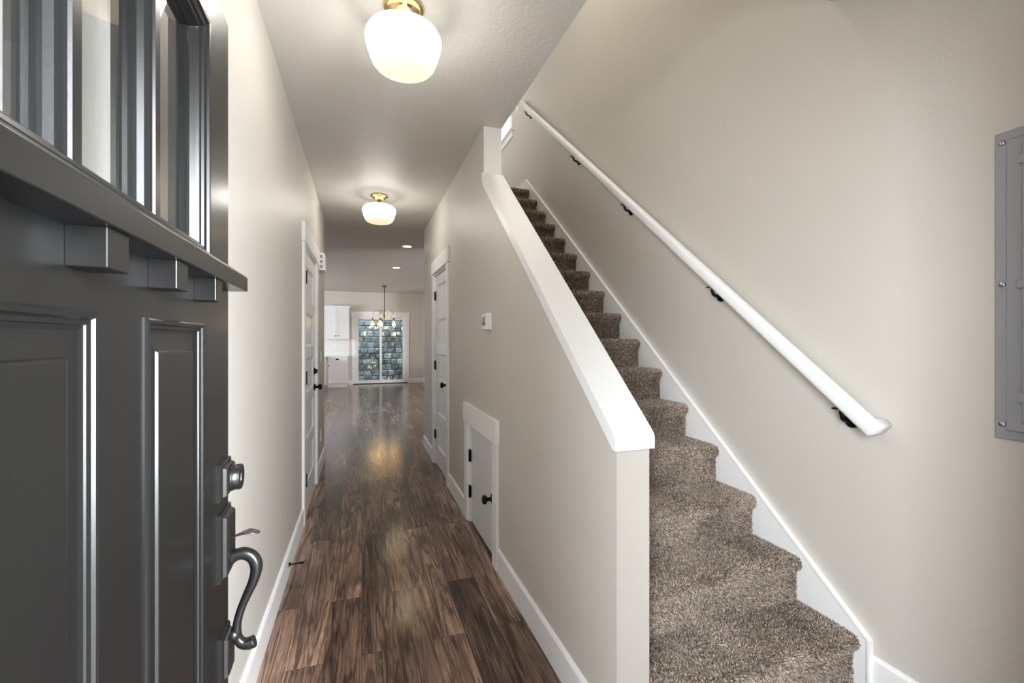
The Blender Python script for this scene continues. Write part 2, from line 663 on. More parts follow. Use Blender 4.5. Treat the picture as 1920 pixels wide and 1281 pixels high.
# ------------------------------------------------------------------ key dimensions (metres)
XL, XR = -0.407, 0.755          # faces of the hall walls
XS = 0.875                      # stair side of the half wall
XW = 1.845                      # wall beside the stairs
HC = 2.74                       # hall ceiling
YF = 0.07                       # inside of the front wall
YE_L, YE_R = 5.479, 5.69        # ends of the hall walls
YB = 14.14                      # far wall of the dining area
HK = 2.79                       # kitchen ceiling
RISE, RUN, Y1 = 0.1915, 0.2362, 1.185
NSTEP = 16
UF = RISE * NSTEP               # upper floor
UC = 5.55                       # upper ceiling

# ------------------------------------------------------------------ structure
struct('floor', MB().box(-4.3, 6.2, -0.1, YB + 0.2, -0.12, 0.0), M['floor'],
       'dark brown distressed wood plank floor running down the hall', 'floor', (0, 0, 0))
struct('ground', MB().box(-6, 6, -6, -0.1, -0.14, -0.02), M['concrete'],  # unseen slab added to bounce daylight through the doorway
       'unseen pale concrete porch slab, added to bounce daylight indoors', 'porch', (0, -3, -0.02))
struct('patio', MB().box(-4, 6, YB + 0.2, 18, -0.16, -0.03), M['concrete'],
       'pale concrete patio beyond the sliding glass door', 'patio', (0.5, 15, -0.03))

# hall + foyer ceiling: a slab that carries the upper floor, cut away over the stairs
struct('ceiling', MB().box(-4.3, XS, -0.08, 5.69, HC, UF - 0.02), M['ceiling'],
       'textured off-white hall ceiling cut away over the staircase', 'ceiling', (0, 0, HC))
struct('ceiling_foyer', MB().box(XS, XW, -0.08, 1.30, HC, UF - 0.02), M['ceiling'],
       'textured ceiling over the foot of the stairs', 'ceiling', (1.3, 0.6, HC))
struct('ceiling_landing', MB().box(XS, XW, 5.06, 5.69, HC, UF - 0.07), M['ceiling'],
       'underside of the upstairs landing', 'ceiling', (1.3, 5.3, HC))

struct('ceiling_kitchen', MB().box(-4.3, 6.2, 5.69, YB + 0.2, HK, HK + 0.2), M['ceiling'],
       'grey textured ceiling over the far kitchen and dining area', 'ceiling', (0, 6, HK))
struct('ceiling_upstairs', MB().box(XR - 0.02, XW + 0.14, -0.1, 8.1, UC, UC + 0.15), M['ceiling'],
       'ceiling high above the stairwell', 'ceiling', (0, 0, UC))

# left hall wall with its doorway
D2a, D2b, DH = 3.575, 4.475, 2.055
poly = [(YF, 0), (D2a, 0), (D2a, DH), (D2b, DH), (D2b, 0), (YE_L, 0), (YE_L, HC), (YF, HC)]
struct('wall_left', MB().prism(poly, 0, XL - 0.12, XL), M['wall'],
       'long beige hall wall on the left behind the open front door', 'wall', (XL, 0, 0))
# half wall along the stairs, rising to a full wall with two doorways
D3a, D3b = 4.075, 4.845
D4a, D4b, D4h = 2.545, 3.215, 0.735
poly = [(1.203, 0), (D4a, 0), (D4a, D4h), (D4b, D4h), (D4b, 0), (D3a, 0), (D3a, DH), (D3b, DH), (D3b, 0),
        (YE_R, 0), (YE_R, HC), (2.797, HC), (2.797, 2.405), (1.203, 1.02)]
struct('wall_middle', MB().prism(poly, 0, XR, XS), M['wall'],
       'beige half wall between hall and stairs that rises to a full wall', 'wall', (XR, 1.2, 0))
# front wall around the entrance
mb = MB()
mb.box(-4.3, -0.245, -0.08, YF, 0, HC).box(0.84, XW + 0.14, -0.08, YF, 0, HC).box(-0.245, 0.84, -0.08, YF, 2.06, HC)
struct('wall_front', mb, M['wall'], 'beige front wall around the entrance behind the camera', 'wall', (0.3, 0, 0))
# stair wall with the landing window
W1a, W1b, W1c, W1d = 5.46, 6.6, 4.06, 5.2
mb = MB()
mb.box(XW, XW + 0.14, -0.08, W1a, 0, UC).box(XW, XW + 0.14, W1b, 8.1, HC, UC)
mb.box(XW, XW + 0.14, W1a, W1b, 0, W1c).box(XW, XW + 0.14, W1a, W1b, W1d, UC)
struct('wall_right', mb, M['wall'], 'tall beige wall beside the stairs carrying the handrail', 'wall', (XW, 0, 0))
struct('wall_landing', MB().box(XR - 0.02, XW, 8.0, 8.1, UF, UC), M['wall'],
       'beige end wall of the upstairs landing', 'wall', (1.3, 8, UF))
mb = MB().box(XR - 0.02, XS, 1.2, 8.0, UF - 0.02, UC).box(XS, XW, 1.2, 1.30, UF - 0.02, UC)
struct('wall_upstairs', mb, M['wall'], 'beige upstairs walls around the stairwell opening', 'wall', (XS, 1.3, UF))
struct('floor_upstairs', MB().box(XS, XW - 0.025, 5.03, 8.0, UF - 0.06, UF - 0.006), M['backing'],
       'carpeted floor of the upstairs landing', 'floor', (1.3, 5, UF))
# kitchen / dining shell
mb = MB()
mb.box(-4.3, XL - 0.12, YE_L - 0.12, YE_L, 0, HC)
struct('wall_kitchen_near', mb, M['wall'], 'beige wall where the hall opens into the kitchen', 'wall', (-2, YE_L, 0))
struct('wall_pantry', MB().box(XS, XW, YE_R - 0.12, YE_R, 0, HC), M['wall'],
       'beige wall closing the space under the landing', 'wall', (1.3, YE_R, 0))
mb = MB().box(XW, 3.4, 5.57, YE_R, 0, HK).box(5.0, 6.2, 5.57, YE_R, 0, HK).box(3.4, 5.0, 5.57, YE_R, 0, 0.9).box(3.4, 5.0, 5.57, YE_R, 2.35, HK)  # opening added to let the far-room fill in
struct('wall_dining_near', mb, M['wall'], 'unseen beige wall of the living area with an opening added for fill light', 'wall', (4, YE_R, 0))
mb = MB()
mb.box(-4.3, -4.15, YE_L, YB, 0, 1.05).box(-4.3, -4.15, YE_L, YB, 2.3, HK)
mb.box(-4.3, -4.15, YE_L, 9.2, 1.05, 2.3).box(-4.3, -4.15, 12.0, YB, 1.05, 2.3)
struct('wall_kitchen_left', mb, M['wall'], 'beige kitchen wall with a wide window opening', 'wall', (-4.2, 10, 0))
struct('wall_dining_right', MB().box(6.05, 6.2, YE_R, YB, 0, HK), M['wall'], 'beige far side wall of the living area', 'wall', (6.1, 9, 0))
struct('wall_dining_return', MB().box(XW, XW + 0.14, 11.6, YB, 0, HK), M['wall'],
       'beige side wall of the dining area right of the sliding door', 'wall', (XW, 13, 0))
SDa, SDb, SDh = -0.185, 1.305, 2.065
mb = MB()
mb.box(-4.3, SDa, YB, YB + 0.16, 0, HK).box(SDb, 6.2, YB, YB + 0.16, 0, HK).box(SDa, SDb, YB, YB + 0.16, SDh, HK)
struct('wall_back', mb, M['wall'], 'beige far wall around the sliding glass door', 'wall', (0.5, YB, 0))


# ------------------------------------------------------------------ trim
def base_profile(t=0.014, h=0.135):
    return [(0, 0), (t, 0), (t, h - 0.012), (t * 0.55, h - 0.002), (0, h)]


def base_run_y(x, s, y0, y1, h=0.135):
    """baseboard on a wall face x, sticking out by s = +1 / -1"""
    return MB().prism([(x + s * p, q) for p, q in base_profile(h=h)], 1, y0, y1)


def base_run_x(y, s, x0, x1, h=0.135):
    return MB().prism([(y + s * p, q) for p, q in base_profile(h=h)], 0, x0, x1)


struct('baseboard_left', base_run_y(XL, 1, YF, 3.485), M['trim'], 'white baseboard along the left hall wall nearest the front door', 'baseboard')
struct('baseboard_left_far', base_run_y(XL, 1, 4.57, YE_L), M['trim'], 'short white baseboard beyond the left hall door', 'baseboard')
struct('baseboard_hall', base_run_y(XR, -1, 1.203, 2.455), M['trim'], 'white baseboard under the half wall, nearest run', 'baseboard')
struct('baseboard_hall_middle', base_run_y(XR, -1, 3.305, 3.985), M['trim'], 'white baseboard between the small access door and tall hall door', 'baseboard')
struct('baseboard_hall_end', base_run_y(XR, -1, 4.935, YE_R), M['trim'], 'white baseboard at the far end of the right hall wall', 'baseboard')
struct('baseboard_stairs', base_run_y(XW, -1, YF, 1.150, 0.145), M['trim'], 'white baseboard running from the skirt board to the lower right corner', 'baseboard')
struct('baseboard_back', base_run_x(YB, -1, 1.40, XW - 0.014, 0.13), M['trim'], 'white baseboard right of the sliding glass door', 'baseboard')
struct('baseboard_back_left', base_run_x(YB, -1, -0.385, -0.278, 0.13), M['trim'], 'tiny white baseboard between kitchen cabinet and sliding door', 'baseboard')
struct('baseboard_dining', base_run_y(XW, -1, 11.6, YB, 0.13), M['trim'], 'white baseboard on the dining side wall', 'baseboard')

# sloping cap on the half wall
SL = (2.44 - 1.05) / (2.795 - 1.19)
cy0, cz0, cy1 = 1.187, 1.046, 2.795
poly = [(cy0, cz0 - 0.048), (cy0, cz0 - 0.006), (cy0 + 0.006, cz0 + 0.002), (cy0 + 0.024, cz0 + 0.020),
        (cy1, cz0 + SL * (cy1 - cy0)), (cy1, cz0 + SL * (cy1 - cy0) - 0.060), (cy0 + 0.02, cz0 - 0.048)]
struct('trim_1', MB().prism(poly, 0, XR - 0.014, XS + 0.011, 0.003, 2), M['trim'],
       'white sloping cap board on top of the half wall', 'trim', (0.81, cy0, cz0))
# thin moulding under the cap, hall side
poly = [(cy0 + 0.012, cz0 - 0.047), (cy0 + 0.006, cz0 - 0.040), (cy1, cz0 + SL * (cy1 - cy0) - 0.055), (cy1, cz0 + SL * (cy1 - cy0) - 0.085)]
struct('trim_2', MB().prism(poly, 0, XR - 0.007, XR + 0.004), M['trim'], 'thin white moulding under the sloping cap, hall side', 'trim')
# end of the full-height wall, its door daylight put into a whiter colour
struct('daylit_wall_end', MB().box(XR + 0.001, XS - 0.001, 2.790, 2.797, 2.43, HC), M['daylit_wall'],
       'short wall end above the sloping cap, whitened to look daylit', 'trim')
# skirt board beside the steps
SK = (3.234 - 0.2) / (4.871 - 1.152)
poly = [(1.150, 0), (1.150, 0.2), (4.875, 3.236), (8.0, 3.236), (8.0, UF), (4.9, UF - 0.05), (1.6, 0)]
mb = MB().prism(poly, 0, XW - 0.024, XW - 0.001)
struct('trim_4', mb, M['trim'], 'white stepped skirt board between stair carpet and wall', 'trim', (XW - 0.02, 1.15, 0))
# raised bead on the upper edge of the skirt
mb = MB().sweep([(XW - 0.026, 1.153, 0.0), (XW - 0.026, 1.153, 0.2), (XW - 0.026, 4.872, 3.233), (XW - 0.026, 8.0, 3.233)],
                [(-0.004, -0.003), (0.004, -0.003), (0.010, 0.002), (0.004, 0.004), (-0.004, 0.004)], (1, 0, 0))
struct('trim_5', mb, M['trim'], 'thin white bead along the skirt board edge', 'trim')


# ------------------------------------------------------------------ interior doors
def wall_frame(side):
    """local (along, out, up) -> world for the two hall walls"""
    if side == 'left':
        return lambda a, b, c: (XL + b, a, c)
    return lambda a, b, c: (XR - b, a, c)


def casing(root, xf, a0, a1, top, wc=0.09, hh=0.14, over=0.022):
    for x0, x1 in ((a0 - wc, a0), (a1, a1 + wc)):
        MB(xf).box(x0, x1, 0, 0.018, 0, top, 0.002).link('casing', M['trim'], root)
    MB(xf).box(a0 - wc - over, a1 + wc + over, 0, 0.025, top, top + hh, 0.002).link('header', M['trim'], root)
    mb = MB(xf)
    mb.box(a0, a0 + 0.02, -0.12, 0.001, 0, top).box(a1 - 0.02, a1, -0.12, 0.001, 0, top).box(a0 + 0.02, a1 - 0.02, -0.12, 0.001, top - 0.02, top)
    mb.link('jamb', M['trim'], root)


def hinge(root, xf, a, b, c, h=0.09):
    o = MB(xf)
    o.box(a - 0.020, a + 0.004, b - 0.004, b + 0.0015, c - h / 2, c + h / 2)
    o.link('hinge', M['black'], root)
    k = MB()
    k.cyl(xf(a, b + 0.005, c - h / 2 - 0.004), xf(a, b + 0.005, c + h / 2 + 0.004), 0.006, 12)
    k.link('hinge_pin', M['black'], o_last(root))
    return o


def o_last(root):
    return root.children[-1]


def knob(root, xf, a, b, c, scale=1.0):
    ax = Vector(xf(0, 1, 0)) - Vector(xf(0, 0, 0))
    k = MB().lathe([(0.0, 0.0), (0.030, 0.0), (0.031, 0.005), (0.026, 0.009), (0.014, 0.012), (0.0115, 0.018), (0.0115, 0.032), (0.016, 0.037),
                    (0.026, 0.043), (0.0285, 0.052), (0.026, 0.061), (0.018, 0.066), (0.0, 0.068)],
                   xf(a, b, c), ax, 32)
    return k.link('door_knob', M['black'], root)


def five_panel(root, xf, a0, a1, b, h):
    """slab face at depth b with five recessed panels"""
    st = 0.115
    rails = [(0, 0.20)]
    z = 0.20
    ph = (h - 0.20 - 0.11 - 4 * 0.09) / 5
    panels = []
    for i in range(5):
        panels.append((z, z + ph))
        z += ph
        rails.append((z, z + (0.09 if i < 4 else 0.11)))
        z += 0.09
    mb = MB(xf)
    mb.box(a0, a0 + st, b - 0.035, b, 0.008, h).box(a1 - st, a1, b - 0.035, b, 0.008, h)
    for r0, r1 in rails:
        mb.box(a0 + st, a1 - st, b - 0.035, b, max(r0, 0.008), min(r1, h))
    slab = mb.link('door_slab', M['door'], root)
    for p0, p1 in panels:
        MB(xf).nested(a0 + st, a1 - st, p0, p1, [(0, b), (0.004, b - 0.001), (0.010, b - 0.008), (0.020, b - 0.010), (0.022, b - 0.012), (0.03, b - 0.012)]).link('door_panel', M['door'], root)
    return slab


xl, xr = wall_frame('left'), wall_frame('right')
d2 = thing('door_2', 'white five-panel door with black knob and deadbolt on the left hall wall', 'door', (XL, (D2a + D2b) / 2, 0), kind='structure')
casing(d2, xl, D2a, D2b, DH)
five_panel(d2, xl, D2a + 0.022, D2b - 0.022, -0.004, DH - 0.024)
for c in (0.30, 1.06, 1.81):
    hinge(d2, xl, D2a + 0.022, 0.013, c)
knob(d2, xl, D2b - 0.085, -0.004, 0.915)
kb = MB().lathe([(0, 0), (0.031, 0), (0.031, 0.006), (0.026, 0.012), (0, 0.012)], xl(D2b - 0.085, -0.004, 1.06), (1, 0, 0), 28)
tl = kb.link('deadbolt', M['black'], d2)
MB(xl).box(D2b - 0.089, D2b - 0.081, 0.006, 0.026, 1.042, 1.078, 0.002).link('thumb_turn', M['black'], tl)
tag(MB(xl).box(D2a + 0.02, D2b - 0.02, -0.05, 0.012, 0, 0.012, 0.003).link('threshold', M['oak'], d2), 'tan wooden threshold strip')

d3 = thing('door_3', 'white five-panel door with black hinges and knob on the right hall wall', 'door', (XR, (D3a + D3b) / 2, 0), kind='structure')
casing(d3, xr, D3a, D3b, DH)
five_panel(d3, xr, D3a + 0.022, D3b - 0.022, -0.012, DH - 0.024)
for c in (0.32, 1.07, 1.82):
    hinge(d3, xr, D3b - 0.016, -0.004, c)
knob(d3, xr, D3a + 0.085, -0.012, 0.915)

d4 = thing('door_4', 'knee-high white access door under the stairs with black knob', 'door', (XR, (D4a + D4b) / 2, 0), kind='structure')
casing(d4, xr, D4a, D4b, D4h, 0.088, 0.138, 0.010)
MB(xr).box(D4a + 0.022, D4b - 0.022, -0.047, -0.012, 0.01, D4h - 0.022, 0.002).link('door_slab', M['door'], d4)
for c in (0.225, 0.49):
    hinge(d4, xr, D4b - 0.016, -0.004, c, 0.085)
knob(d4, xr, D4a + 0.085, -0.012, 0.36)

# ------------------------------------------------------------------ open front door (local: x = away from hinge side is -x, y = ... )
DA = math.radians(1.9)
fd = thing('door_1', 'open charcoal craftsman front door with glass lites on the left', 'door', (-0.280, 1.130, 0), DA, kind='structure')
FM = XF[fd]


def fx(s, e, z):
    """s = distance from the latch edge (negative towards the hinges), e = out of the outer face, z = up"""
    return FM @ Vector((e, s, z))


FW, FH = -0.995, 2.04
G0, G1, GZ0, GZ1 = -0.827, -0.168, 1.490, 1.938
PA = ((-0.803, -0.558), (-0.437, -0.192))
PZ0, PZ1 = 0.24, 1.374
mb = MB(fx)
T = -0.045
mb.box(G1, 0, T, 0, 0.01, FH, 0.002).box(FW, G0, T, 0, 0.01, FH)                 # stiles
mb.box(G0, G1, T, 0, GZ1, FH).box(G0, G1, T, 0, PZ1, GZ0)                         # top rail, lock rail
mb.box(G0, G1, T, 0, 0.01, PZ0)                                                  # bottom rail
mb.box(PA[0][1], PA[1][0], T, 0, PZ0, PZ1)                                       # mullion
mb.box(G0, PA[0][0], T, 0, PZ0, PZ1).box(PA[1][1], G1, T, 0, PZ0, PZ1)
mb.link('door_slab', M['charcoal'], fd)
for a0, a1 in PA:
    MB(fx).nested(a0, a1, PZ0, PZ1, [(0, 0.0), (0.0005, 0.003), (0.003, 0.0045), (0.007, 0.0035), (0.009, 0.0005), (0.010, -0.0002), (0.014, -0.0012),
                                    (0.015, -0.0032), (0.020, -0.0052), (0.024, -0.0055), (0.028, -0.0055), (0.045, -0.0042), (0.047, -0.0008), (0.050, 0.0), (0.09, 0.0)]).link('door_panel', M['charcoal'], fd)
# glass surround
mb = MB(fx)


def ring(mb, a0, a1, c0, c1, w, prof):
    """moulded picture-frame: prof = (inset fraction, height)"""
    vs, fs = [], []
    for t, h in prof:
        i = t * w
        vs += [(a0 + i, h, c0 + i), (a1 - i, h, c0 + i), (a1 - i, h, c1 - i), (a0 + i, h, c1 - i)]
    for i in range(len(prof) - 1):
        for k in range(4):
            k2 = (k + 1) % 4
            fs.append((i * 4 + k, i * 4 + k2, (i + 1) * 4 + k2, (i + 1) * 4 + k))
    mb._add(vs, fs)


ring(mb, G0, G1, GZ0, GZ1, 0.036, [(0, 0), (0.0, 0.006), (0.10, 0.0085), (0.28, 0.008), (0.34, 0.004), (0.40, 0.0035), (0.52, 0.005), (0.66, 0.003), (0.72, -0.001), (0.82, -0.003), (0.88, -0.008), (1.0, -0.016), (1.0, -0.028)])
ring(mb, G0, G1, GZ0, GZ1, 0.036, [(0, T), (0, T - 0.010), (0.5, T - 0.008), (1.0, T + 0.012), (1.0, -0.028)])
mb.link('glass_frame', M['charcoal'], fd)
for s in (-0.400, -0.595):
    mb = MB(fx)
    mb.prism([(s - 0.008, 0.002), (s + 0.008, 0.002), (s + 0.0095, -0.001), (s + 0.012, -0.003), (s + 0.013, -0.009), (s + 0.016, -0.016), (s + 0.016, -0.028), (s + 0.010, -0.046), (s - 0.010, -0.046), (s - 0.016, -0.028),
              (s - 0.016, -0.016), (s - 0.013, -0.009), (s - 0.012, -0.003), (s - 0.0095, -0.001)], 2, GZ0 + 0.006, GZ1 - 0.034)
    mb.link('muntin', M['charcoal'], fd)
for a0, a1 in ((G0 + 0.034, -0.610), (-0.580, -0.415), (-0.385, G1 - 0.034)):
    mb = MB(fx)
    mb.box(a0, a1, -0.024, -0.018, GZ0 + 0.034, GZ1 - 0.034)
    mb.link('glass_pane', M['glass'], fd)
# dentil shelf
mb = MB(fx)
mb.prism([(-0.001, 1.4515), (0.038, 1.4525), (0.038, 1.482), (0.035, 1.487), (-0.001, 1.502)], 0, FW + 0.005, -0.003, 0.0015)
sh = mb.link('dentil_shelf', M['charcoal'], fd)
for s in (-0.215, -0.405, -0.589, -0.779):
    MB(fx).box(s - 0.0225, s + 0.0225, -0.001, 0.032, 1.413, 1.453, 0.0015).link('dentil', M['charcoal'], sh)


# handle set
def plate(s0, s1, z0, z1, name):
    mb = MB(fx)
    mb.nested(s0, s1, z0, z1, [(0, 0), (0, 0.007), (0.003, 0.009), (0.008, 0.010), (0.010, 0.016), (0.013, 0.019), (0.020, 0.020)])
    return mb.link(name, M['bronze'], fd)


nrm = FM.to_3x3() @ Vector((1, 0, 0))
pd = plate(-0.100, -0.014, 1.016, 1.091, 'deadbolt_plate')
cy = MB().lathe([(0.0, 0), (0.028, 0), (0.028, 0.004), (0.026, 0.005), (0.0265, 0.016), (0.025, 0.019), (0.020, 0.020), (0.018, 0.017), (0.0, 0.017)],
                fx(-0.057, 0.018, 1.055), nrm, 36).link('lock_cylinder', M['bronze'], pd)
mb = MB(fx)
mb.box(-0.059, -0.055, 0.034, 0.0365, 1.047, 1.063)
tag(mb.link('keyway', M['steel'], pd), 'bright keyway')
ph = plate(-0.100, -0.014, 0.852, 0.990, 'handle_plate')
tg = MB().tube([fx(-0.057, 0.012, 0.928), fx(-0.057, 0.026, 0.930), fx(-0.057, 0.038, 0.934), fx(-0.057, 0.050, 0.936), fx(-0.057, 0.062, 0.933), fx(-0.057, 0.071, 0.931)],
               [0.005, 0.0055, 0.010, 0.014, 0.012, 0.005], 16, 0.28, fx(0, 0, 1) - fx(0, 0, 0))
tag(tg.link('thumb_latch', M['leverb'], ph), 'worn bronze thumb latch')


def bez(pts, n=10):
    """Catmull-Rom through pts"""
    P = [Vector(p) for p in pts]
    P = [P[0] * 2 - P[1]] + P + [P[-1] * 2 - P[-2]]
    out = []
    for i in range(1, len(P) - 2):
        for k in range(n):
            t = k / n
            a, b, c, d = P[i - 1], P[i], P[i + 1], P[i + 2]
            out.append(0.5 * ((2 * b) + (c - a) * t + (2 * a - 5 * b + 4 * c - d) * t * t + (3 * b - a - 3 * c + d) * t ** 3))
    out.append(P[-2])
    return out


hp = bez([fx(-0.057, e, z) for e, z in ((0.012, 0.880), (0.025, 0.889), (0.042, 0.890), (0.058, 0.878), (0.064, 0.856), (0.058, 0.828), (0.046, 0.800), (0.035, 0.772), (0.028, 0.742), (0.029, 0.715), (0.038, 0.700), (0.052, 0.697), (0.062, 0.700))], 6)
nn = len(hp)
rad = [0.0125 - 0.0045 * math.sin(PI * min(1, max(0, (i / nn - 0.30) / 0.6))) for i in range(nn)]
rad[-1] = 0.006
MB().tube(hp, rad, 18, 1.0, fx(0, 0, 1) - fx(0, -1, 0)).link('pull_handle', M['bronze'], ph)
pl3 = plate(-0.090, -0.022, 0.640, 0.735, 'lower_handle_plate')
MB().lathe([(0.014, 0), (0.012, 0.006), (0.010, 0.016)], fx(-0.057, 0.018, 0.722), nrm, 20).link('handle_boss', M['bronze'], pl3)

# ------------------------------------------------------------------ staircase
st = thing('carpeted_staircase', 'straight staircase in brown and beige shag carpet climbing beside the half wall', 'staircase', (1.35, Y1, 0))
SX0, SX1 = XS + 0.002, XW - 0.025
rng = np.random.default_rng(5)


def step_profile(k):
    """(y, z) polyline from the bottom of the riser over the nosing to the back of the tread"""
    z0, z1 = RISE * (k - 1), RISE * k
    yn = Y1 + RUN * (k - 1)
    yr = yn + 0.026
    pts = [(yr, z0), (yr, z1 - 0.065), (yr - 0.004, z1 - 0.056)]
    r = 0.024
    cyy, czz = yn + r, z1 - r
    for i in range(9):
        a = PI * (1.12 - 0.62 * i / 8)
        pts.append((cyy + r * math.cos(a), czz + r * math.sin(a)))
    depth = RUN + 0.026 if k < NSTEP else 0.30
    pts.append((yn + depth, z1))
    return pts


def pile_mesh(prof, x0, x1, count, length, width, name):
    """shag tufts: one bent blade (two triangles) each, scattered over the profile"""
    P = np.array(prof)
    seg = np.diff(P, axis=0)
    L = np.hypot(seg[:, 0], seg[:, 1])
    cum = np.concatenate([[0], np.cumsum(L)])
    t = rng.random(count) * cum[-1]
    i = np.clip(np.searchsorted(cum, t, side='right') - 1, 0, len(L) - 1)
    f = (t - cum[i]) / L[i]
    yz = P[i] + seg[i] * f[:, None]
    tang = seg[i] / L[i][:, None]
    nor = np.stack([-tang[:, 1], tang[:, 0]], 1)
    x = x0 + rng.random(count) * (x1 - x0)
    base = np.stack([x, yz[:, 0], yz[:, 1]], 1)
    n3 = np.stack([np.zeros(count), nor[:, 0], nor[:, 1]], 1)
    t3 = np.stack([np.zeros(count), tang[:, 0], tang[:, 1]], 1)
    x3 = np.tile([1.0, 0, 0], (count, 1))
    # slowly varying lean plus scatter: brushed patches
    px, pt = x * 9.0, t * 8.0
    lx = 0.5 * np.sin(px * 1.3 + pt + k_phase(name)) + 0.35 * np.sin(px * 2.7 - pt * 1.9)
    lt = -0.25 + 0.5 * np.sin(px * 0.9 - pt * 1.4 + 1.7) + 0.3 * np.sin(px * 3.1 + pt * 0.8)
    d = n3 + x3 * (lx + rng.normal(0, 0.55, count))[:, None] * 0.75 + t3 * (lt + rng.normal(0, 0.55, count))[:, None] * 0.75
    d /= np.linalg.norm(d, axis=1)[:, None]
    ln = (length * (0.65 + 0.6 * rng.random(count)))[:, None]
    ang = rng.random(count) * 2 * PI
    side = np.cos(ang)[:, None] * x3 + np.sin(ang)[:, None] * t3
    w = (width * (0.7 + 0.6 * rng.random(count)))[:, None]
    mid = base + d * ln * 0.6 + n3 * ln * 0.08
    v0, v1 = base - side * w * 0.5, base + side * w * 0.5
    v2, v3 = mid + side * w * 0.5, mid - side * w * 0.5
    v4 = base + d * ln
    for v in (v2, v3, v4):
        v[:, 0] = np.clip(v[:, 0], SX0, SX1)
    verts = np.stack([v0, v1, v2, v3, v4], 1).reshape(-1, 3)
    b = np.arange(count)[:, None] * 5
    loops = np.concatenate([b + np.array([[0, 1, 2, 3]]), b + np.array([[3, 2, 4]])], 1).reshape(-1)
    ls = np.stack([np.arange(count) * 7, np.arange(count) * 7 + 4], 1).reshape(-1)
    verts = verts - np.array([1.35, Y1, 0])
    me = bpy.data.meshes.new(name)
    me.vertices.add(len(verts))
    me.vertices.foreach_set('co', verts.astype(np.float32).reshape(-1))
    me.loops.add(len(loops))
    me.loops.foreach_set('vertex_index', loops.astype(np.int32))
    me.polygons.add(len(ls))
    me.polygons.foreach_set('loop_start', ls.astype(np.int32))
    me.update(calc_edges=True)
    at = me.attributes.new('yarn', 'FLOAT', 'POINT')
    yarn = np.clip(rng.normal(0.47, 0.27, count), 0, 1)
    at.data.foreach_set('value', np.repeat(yarn, 5).astype(np.float32))
    me.materials.append(M['carpet'])
    return me


_ph = {}


def k_phase(name):
    return _ph.setdefault(name, random.random() * 6)


for k in range(1, NSTEP + 1):
    prof = step_profile(k)
    yb = prof[-1][0]
    body = prof + [(yb, RISE * k - 0.03), (prof[0][0] + 0.03, RISE * (k - 1) - 0.0 if k > 1 else 0.0)]
    mb = MB().prism(body, 0, SX0, SX1)
    stp = mb.link('step', M['backing'], st)
    near = k <= 5
    cnt = 72000 if near else (40000 if k <= 8 else 18000)
    ln = 0.011
    wd = 0.0027 if near else (0.0037 if k <= 8 else 0.0055)
    me = pile_mesh(prof[:-1] + [(prof[-1][0] - 0.005, prof[-1][1])], SX0 + 0.002, SX1 - 0.002, cnt, ln, wd, 'carpet_pile_%d' % k)
    me.name = 'carpet_pile'
    o = bpy.data.objects.new('carpet_pile', me)
    o.parent = stp
    o['kind'] = 'stuff'
    COL.objects.link(o)
    XF[o] = XF[stp]

# a short white thread lying on the lowest tread
tag(MB().tube(bez([(1.262, 1.318, RISE + 0.0135), (1.270, 1.309, RISE + 0.0145), (1.279, 1.307, RISE + 0.015), (1.286, 1.300, RISE + 0.0145), (1.285, 1.293, RISE + 0.0135)], 4), 0.0013, 8).link('thread', M['lint']),
    'short curled white thread lying on the lowest carpeted tread', 'thread')

# ------------------------------------------------------------------ handrail
hr = thing('handrail', 'long white sloping wall handrail on black brackets beside the stairs', 'handrail', (1.78, 1.12, 1.04))
RX = 1.780
ry0, rz0, ry1, rz1 = 1.118, 1.022, 4.90, 1.022 + (4.90 - 1.118) * 0.823
prof = []
for i in range(28):
    a = 2 * PI * i / 28
    ca, sa = math.cos(a), math.sin(a)
    prof.append((0.022 * math.copysign(abs(ca) ** 0.6, ca), 0.031 * math.copysign(abs(sa) ** 0.6, sa)))
dv = Vector((0, ry1 - ry0, rz1 - rz0)).normalized()
mb = MB().sweep([(XW - 0.001, ry0, rz0), (RX, ry0, rz0), (RX, ry1, rz1), (XW - 0.001, ry1, rz1)], prof, (0, -dv.z, dv.y))
for f in mb.bm.faces:
    f.smooth = len(f.verts) == 4
mb.link('rail', M['trim'], hr)
for y in (1.225, 1.90, 2.74, 3.55, 4.74):
    zr = rz0 + (y - ry0) * 0.823
    rb = MB()
    rb.lathe([(0, 0), (0.030, 0), (0.030, 0.006), (0.022, 0.012), (0.0, 0.014)], (XW - 0.001, y, zr - 0.085), (-1, 0, 0), 24)
    rb.tube(bez([(XW - 0.01, y, zr - 0.085), (XW - 0.035, y, zr - 0.086), (XW - 0.058, y, zr - 0.074), (RX, y, zr - 0.048), (RX, y, zr - 0.034)], 5), 0.0075, 12)
    rb.box(RX - 0.012, RX + 0.012, y - 0.03, y + 0.03, zr - 0.040, zr - 0.034)
    rb.link('bracket', M['black'], hr)

